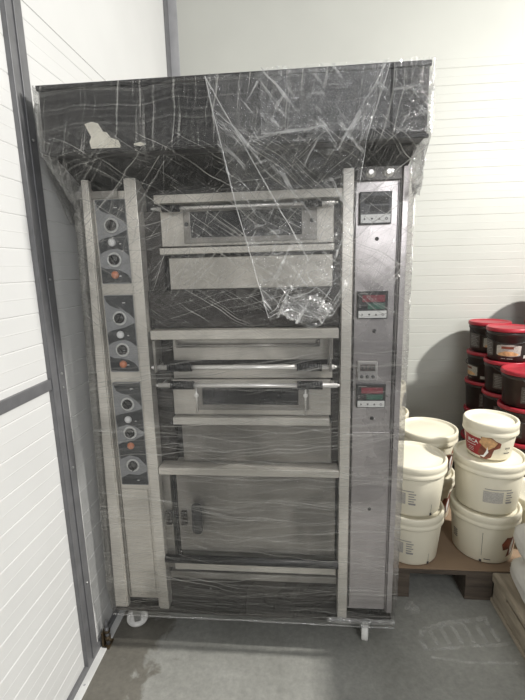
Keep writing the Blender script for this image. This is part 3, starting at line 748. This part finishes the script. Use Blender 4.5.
def white_bucket(x, y, z, label, R0=.153, h=.245, group='ivory buckets stacked on the pallet', art=(), mt='bucket_white', cam=None, hand=None, tear=None):
    c = Vector((x, y, z)); cam = math.degrees(math.atan2(-x, y)) if cam is None else cam   # direction of the aisle
    t = thing('plastic_bucket', label, 'bucket', (x, y, z), group)
    rt, rb = R0 - .008, R0 - .024
    zs = h - .052
    rf = lambda zz: rb + (rt - rb) * max(0, min(1, zz / zs))
    bm = bmesh.new(); lathe(bm, [(0, .001), (rb - .01, .001), (rb - .003, .003), (rb, .008), (rt, zs), (rt, h - .012), (0, h - .012)], c, 56)
    obj('bucket_body', bm, mt, t)
    bm = bmesh.new()
    lathe(bm, [(rt + .001, h - .058), (R0 - .002, h - .058), (R0, h - .054), (R0 - .001, h - .040), (R0 - .004, h - .034), (R0 - .001, h - .030), (R0 - .001, h - .008), (R0 - .004, h - .001), (R0 - .010, h), (R0 - .014, h - .003), (R0 - .017, h - .0105), (R0 - .024, h - .0115), (R0 * .62, h - .0105), (R0 * .60, h - .0095), (0, h - .009)], c, 64)
    for v in bm.verts:   # slight waviness of the clipped rim
        a = math.atan2(v.co.y - y, v.co.x - x)
        if v.co.z - z < h - .05: v.co.z += .0035 * noise.noise(Vector((math.cos(a) * 2, math.sin(a) * 2, x * 9 + z * 7)))
    obj('bucket_lid', bm, mt, t)
    if hand is not None: bail(c, R0 + .002, z * 0 + (h - .05), cam + hand, .05, parent=t)
    if 'text' in art or 'text_left' in art:
        o_ = cam + (24 if 'text' in art else -14)
        bm = bmesh.new(); rects(bm, c, rf, [(o_ - 28, o_ + 6, .062, .118)]); obj('label_print', bm, 'print_soft', t)
        bm = bmesh.new()
        rects(bm, c, rf, [(o_ - 26, o_ + 20, .126, .130)] + [(o_ + 11, o_ + 24 - 3 * (k % 2), .064 + k * .012, .069 + k * .012) for k in range(5)] + [(o_ + 12, o_ + 24, .061, .070)])
        obj('label_print', bm, 'print_grey', t)
    if 'mark' in art:
        bm = bmesh.new(); rects(bm, c, rf, [(cam + 40, cam + 45, .004, .018), (cam + 42, cam + 42.6, .018, .06)]); obj('label_print', bm, 'print_dark', t)
    if 'marklow' in art:
        bm = bmesh.new(); rects(bm, c, rf, [(cam - 2, cam + 2.5, .006, .018), (cam + 1, cam + 1.6, .04, .16)] + [(cam - 60, cam - 48, .075 + k * .011, .080 + k * .011) for k in range(4)] + [(cam + 6, cam + 18, .022, .026)])
        obj('label_print', bm, 'print_dark', t)
    if 'chocolate' in art:
        bm = bmesh.new(); wrap_patch(bm, c, rf, R(cam + 36), R(cam + 72), [(.35, .0), (.7, .05), (.95, .3), (1, .9), (.75, 1), (.6, .75), (.25, .8), (0, .55), (.1, .3), (.45, .32)], (.035, .165)); obj('label_picture', bm, 'label_brown', t)
        bm = bmesh.new(); wrap_patch(bm, c, rf, R(cam + 54), R(cam + 64), [(.3, 0), (.8, .2), (1, .8), (.6, 1), (0, .5)], (.04, .13), .0012); obj('label_picture', bm, 'print_white', t)
    if 'brand' in art:
        bm = bmesh.new(); wrap_patch(bm, c, rf, R(cam - 72), R(cam - 14), [(0, .18), (.10, .10), (1, 0), (1, .92), (0, 1)], (.014, .106)); obj('label_panel', bm, 'label_red', t)
        bm = bmesh.new(); wrap_patch(bm, c, rf, R(cam - 25), R(cam + 28), [(0, .22), (.16, .02), (.42, 0), (.62, .10), (.72, .42), (.98, .52), (1, .70), (.78, .78), (.60, .90), (.30, .98), (.12, 1), (.20, .62)], (.004, .122), .0010); obj('label_picture', bm, 'label_brown', t)
        bm = bmesh.new(); wrap_patch(bm, c, rf, R(cam - 22), R(cam + 20), [(0, .5), (.25, .25), (.5, .0), (.85, .3), (1, .62), (.62, .95), (.2, 1)], (.050, .112), .0016); obj('label_picture', bm, 'label_tan', t)
        bm = bmesh.new(); wrap_patch(bm, c, rf, R(cam - 20), R(cam + 2), [(0, .1), (.5, 0), (.95, .5), (.8, 1), (.7, .6), (.45, .2)], (.012, .066), .0020); obj('label_picture', bm, 'print_white', t)
        bm = bmesh.new(); wrap_text(bm, c, rf, R(cam - 39), .079, 'IRCA', .0235, e=.0024); rects(bm, c, rf, [(cam - 60, cam - 30, .060, .0625)] + [(cam - 54, cam - 36, .046 - k * .008, .0478 - k * .008) for k in range(3)], .0016); obj('label_lettering', bm, 'print_white', t)
        bm = bmesh.new(); wrap_text(bm, c, rf, R(cam + 47), .062, 'irca', .017, e=.0014); rects(bm, c, rf, [(cam + 38, cam + 56, .036, .040)]); obj('label_lettering', bm, 'print_dark', t)
    return t
M['print_soft'] = mat('print_fine_text', (.42, .40, .36), .6, var=.35, scale=160, stretch=(1, 1, 3))

AX, AY = .520, 1.845; DX, DY = .875, 1.875
zp = .150
white_bucket(AX, AY, zp, 'lower ivory bucket of the front stack right beside the oven', art=('text_left', 'mark'))
white_bucket(AX, AY, zp + .245, 'ivory bucket with a text label on top of the front stack right beside the oven', art=('text_left', 'mark'))
white_bucket(DX, DY, zp, 'lowest ivory bucket of the front right stack, brown picture on its right side', art=('marklow', 'chocolate'))
white_bucket(DX, DY, zp + .245, 'middle ivory bucket of the front right stack, grey text block on its front', art=('text',))
white_bucket(DX - .008, DY - .005, zp + .490, 'small ivory bucket with a red and brown picture label, topmost of the right stack', R0=.115, h=.172, art=('brand',))
white_bucket(.690, 2.185, zp, 'ivory bucket at the bottom of the second row, between the two front stacks', art=('chocolate',))
white_bucket(.690, 2.185, zp + .245, 'ivory bucket on top of the second row, lid seen between the two front stacks', art=('chocolate',), hand=60)
white_bucket(.505, 2.460, zp, 'ivory bucket at the bottom of the rearmost stack close behind the oven', art=())
white_bucket(.505, 2.460, zp + .245, 'middle ivory bucket of the rearmost stack close behind the oven', art=())
white_bucket(.508, 2.455, zp + .490, 'small ivory bucket, a narrow strip past the right edge of the oven, topmost at back', R0=.125, h=.178, art=())
white_bucket(1.182, 1.962, zp, 'single beige bucket behind the front right stack, half hidden by the white sacks', mt='beige_plastic', art=('text',))

def pallet(x0, x1, y0, y1, H, label, mt, along='x'):
    t = thing('wooden_pallet', label, 'pallet', ((x0 + x1) / 2, (y0 + y1) / 2, 0))
    bt = .020; L_, W_ = x1 - x0, y1 - y0
    if along == 'x':
        for k in range(5):
            a = y0 + (W_ - .12) * k / 4; obj('deck_board', B((x0, x1, a, a + .12, H - bt, H)), mt, t, bevel=.002)
        for k in range(3):
            a = x0 + (L_ - .12) * k / 2
            obj('stringer', B((a, a + .12, y0, y1, H - 2 * bt, H - bt - .0005)), mt, t, bevel=.002); obj('bottom_board', B((a, a + .12, y0, y1, 0, .018)), mt, t, bevel=.002)
            for j in range(3):
                b_ = y0 + (W_ - .12) * j / 2; obj('block', B((a, a + .12, b_, b_ + .12, .0185, H - 2 * bt - .0005)), mt, t, bevel=.003)
    else:
        for k in range(5):
            a = x0 + (L_ - .12) * k / 4; obj('deck_board', B((a, a + .12, y0, y1, H - bt, H)), mt, t, bevel=.002)
        for k in range(3):
            a = y0 + (W_ - .12) * k / 2
            obj('stringer', B((x0, x1, a, a + .12, H - 2 * bt, H - bt - .0005)), mt, t, bevel=.002)
        for k in range(3):
            a = x0 + (L_ - .10) * k / 2
            obj('bottom_board', B((a, a + .10, y0, y1, 0, .020)), mt, t, bevel=.002)
            obj('bearer', B((a + .006, a + .075, y0 + .004, y1 - .004, .0205, H - 2 * bt - .0005)), mt, t, bevel=.004)
    return t
pallet(.375, 1.225, 1.70, 2.60, .144, 'shade-darkened wooden pallet under the ivory buckets beside the oven', 'wood_shaded')
o = obj('cardboard_sheet', B((.385, 1.20, 1.705, 2.59, .1445, .1492)), 'card'); o['label'] = 'brown cardboard sheet lying on the pallet under the ivory buckets'; o['category'] = 'cardboard'

# second pallet with sacks, at the right edge
pallet(.853, 1.65, .52, 1.70, .144, 'pale wooden pallet at the right edge carrying white sacks', 'wood', along='y')
def sack(x0, x1, y0, y1, z0, z1, label, seed):
    bm = bmesh.new(); bmesh.ops.create_cube(bm, size=2); bmesh.ops.subdivide_edges(bm, edges=bm.edges[:], cuts=22, use_grid_fill=True)
    cx, cy, cz = (x0 + x1) / 2, (y0 + y1) / 2, (z0 + z1) / 2
    for v in bm.verts:
        p = v.co.copy()
        def sq(a, b_, c_): return a * math.sqrt(max(0, 1 - b_ ** 4 * .14 - c_ ** 4 * .16))
        q_ = Vector((sq(p.x, p.y, p.z), sq(p.y, p.x, p.z), p.z * math.sqrt(max(0, 1 - .25 * p.x ** 4 - .25 * p.y ** 4))))
        q_ += p.normalized() * .03 * noise.noise(p * 1.8 + Vector((seed, 0, 0))) + p.normalized() * .022 * abs(noise.noise(p * 5 + Vector((0, seed, 0))))
        if q_.z < -.985: q_.z = -.985
        v.co = Vector((cx + q_.x * (x1 - x0) / 2, cy + q_.y * (y1 - y0) / 2, cz + q_.z * (z1 - z0) / 2))
    o = obj('sack', bm, 'sack', smooth=True); o['label'] = label; o['category'] = 'sack'; o['group'] = 'white sacks stacked on the right pallet'
    return o
sack(.874, 1.50, 1.10, 1.665, .146, .300, 'white woven sack lying directly on the pale pallet at the right edge', 1)
sack(.876, 1.50, 1.12, 1.665, .306, .462, 'second white sack up from the pale pallet at the right edge', 2)
for k in range(4):  # unseen upper sacks, added to block the key light from the floor
    sack((.935, .99, 1.0, .99)[k], 1.52, 1.09, 1.62, .468 + k * .16, .616 + k * .16, 'unseen white sack added higher in the right pile to shade the floor', 3 + k)
for k in range(4):  # unseen nearer pile, added to carry the floor shadow forward
    sack(.96 + .012 * (k % 2), 1.52, .56, 1.03, .146 + k * .16, .294 + k * .16, 'unseen white sack added in the nearer right pile to shade the floor', 13 + k)

# dark buckets with red lids
def dark_bucket(x, y, z, label, spin, pic=True, h=.192, R0=.12):
    c = Vector((x, y, z)); cam = math.degrees(math.atan2(-x, y))
    t = thing('dark_bucket', label, 'bucket', (x, y, z), 'dark buckets with red lids')
    rt, rb = R0 - .007, R0 - .017; zs = h - .022
    rf = lambda zz: rb + (rt - rb) * max(0, min(1, zz / (h - .045)))
    bm = bmesh.new(); lathe(bm, [(0, .001), (rb - .006, .001), (rb, .006), (rt, h - .045), (R0 - .003, h - .043), (R0 - .002, h - .026), (R0 - .006, h - .022), (0, h - .022)], c, 48); obj('bucket_body', bm, 'bucket_dark', t)
    bm = bmesh.new(); lathe(bm, [(R0 - .006, h - .021), (R0 + .002, h - .021), (R0 + .003, h - .017), (R0 + .002, h - .003), (R0 - .002, h), (R0 - .008, h), (R0 - .013, h - .007), (R0 * .4, h - .006), (0, h - .006)], c, 56); obj('bucket_lid', bm, 'lid_red', t)
    a = cam + spin
    if pic:
        bm = bmesh.new(); wrap_patch(bm, c, rf, R(a - 37), R(a + 37), [(0, .12), (.5, 0), (1, .12), (1, .95), (.75, 1), (.25, 1), (0, .95)], (.026, .108)); lp = obj('label_panel', bm, 'bucket_dark', t)
        bm = bmesh.new(); wrap_patch(bm, c, rf, R(a - 33), R(a + 33), [(0, .12), (.2, .05), (.6, .0), (1, .10), (1, .92), (.6, 1), (.2, .98), (0, .9)], (.032, .100), .0012); obj('label_picture', bm, 'print_soft', t)
        bm = bmesh.new(); wrap_patch(bm, c, rf, R(a - 30), R(a + 28), [(0, .1), (.4, 0), (.9, .12), (1, .4), (.7, .75), (.35, .8), (.05, .45)], (.034, .070), .0018); obj('label_picture', bm, 'label_tan', t)
        bm = bmesh.new(); rects(bm, c, rf, [(a - 20, a + 12, .076, .090)], .0018); obj('label_picture', bm, 'label_brown', t)
        bm = bmesh.new(); rects(bm, c, rf, [(a - 20, a - 8, .018, .021), (a - 4, a + 12, .018, .021), (a + 44, a + 62, .022, .040)], .0014); obj('label_print', bm, 'print_soft', t)
    bm = bmesh.new(); rects(bm, c, rf, [(a - 88, a - 46, .030, .118)]); obj('label_print', bm, 'label_grey', t)
    bm = bmesh.new(); rects(bm, c, rf, [(a - 84 + 2 * (k % 2), a - 50 - 4 * (k % 3), .040 + k * .010, .0425 + k * .010) for k in range(7)], .0015); obj('label_print', bm, 'print_grey', t)
    bail(c, R0 + .001, h - .034, a - 4, .052, r=.0022, mt='knob', parent=t)
zd = .175
cols = [  # x, y, tiers, spins, where
    (1.220, 2.750, 5, (70, 60, 75, -60, 20), 'in the back left stack against the wall'),
    (1.222, 2.498, 5, (20, -50, 62, 55, 3), 'in the middle stack'),
    (1.206, 2.248, 4, (0, 40, 50, 80, 0), 'in the front stack'),
]
ordw = ['lowest', 'second from the bottom', 'third from the bottom', 'fourth from the bottom', 'topmost']
for ci, (x, y, n, sp_, where) in enumerate(cols):
    for k in range(n):
        top = k == n - 1; w = 'topmost' if top else ordw[k]
        dark_bucket(x + random.uniform(-.004, .004), y + random.uniform(-.002, .002), zd + .192 * k, f'dark red-lidded bucket, {w} {where}', sp_[k])
pallet(1.09, 1.72, 2.605, 2.90, .16, 'dark wooden pallet against the back wall under the red lidded buckets', 'wood_shaded')
# tall column further right (outside the frame) that shades the wall
for k in range(6):
    dark_bucket(1.560, 2.745, zd + .192 * k, 'unseen dark red-lidded bucket in a tall stack added to shade the wall', 10 + 9 * k)

# ------------------------------------------------------------------ light
def area(name, loc, tgt, size, power, col=(1, 1, 1), sy=None):
    l = bpy.data.lights.new(name, 'AREA'); l.energy = power; l.color = col; l.size = size
    if sy: l.shape = 'RECTANGLE'; l.size_y = sy
    o = bpy.data.objects.new(name, l); C.objects.link(o); o.location = loc
    o.rotation_euler = (Vector(tgt) - Vector(loc)).to_track_quat('-Z', 'Y').to_euler()
    return o
area('ceiling_strip', (2.7, 1.18, 3.05), (0, 1.3, .9), .16, 170, (1, .975, .93))
area('front_fill', (.9, -1.6, 3.2), (0, 1.6, 1.0), 1.6, 16, (.98, .985, 1), .14)  # unseen fill added high behind the camera, gives the film its sparkle
area('front_fill', (1.5, -2.8, 2.35), (-.3, 1.6, .9), 1.2, 60, (.98, .985, 1), .5)  # unseen lower fill added to brighten the oven face
w = bpy.data.worlds.new('world'); bpy.context.scene.world = w; w.use_nodes = True
bg = w.node_tree.nodes['Background']
bg.inputs[0].default_value = (.86, .88, .90, 1); bg.inputs[1].default_value = .24

# ------------------------------------------------------------------ camera
f_px = 414.84
pitch, yaw, roll = .194894, -.0894753, -.0244043
fwd = Vector((math.sin(yaw) * math.cos(pitch), math.cos(yaw) * math.cos(pitch), -math.sin(pitch)))
rt_ = Vector((math.cos(yaw), -math.sin(yaw), 0)); up = rt_.cross(fwd)
r2 = rt_ * math.cos(roll) + up * math.sin(roll); u2 = -rt_ * math.sin(roll) + up * math.cos(roll)
cd = bpy.data.cameras.new('camera'); cam_o = bpy.data.objects.new('camera', cd); C.objects.link(cam_o)
mw = Matrix((r2, u2, -fwd)).transposed().to_4x4(); mw.translation = (0, 0, 1.5); cam_o.matrix_world = mw
cd.sensor_fit = 'VERTICAL'; cd.sensor_height = 36; cd.lens = f_px / 700 * 36; cd.clip_start = .02
sc = bpy.context.scene; sc.camera = cam_o
sc.view_settings.view_transform = 'Standard'; sc.view_settings.look = 'None'; sc.view_settings.exposure = 0
sc.cycles.transparent_max_bounces = 24
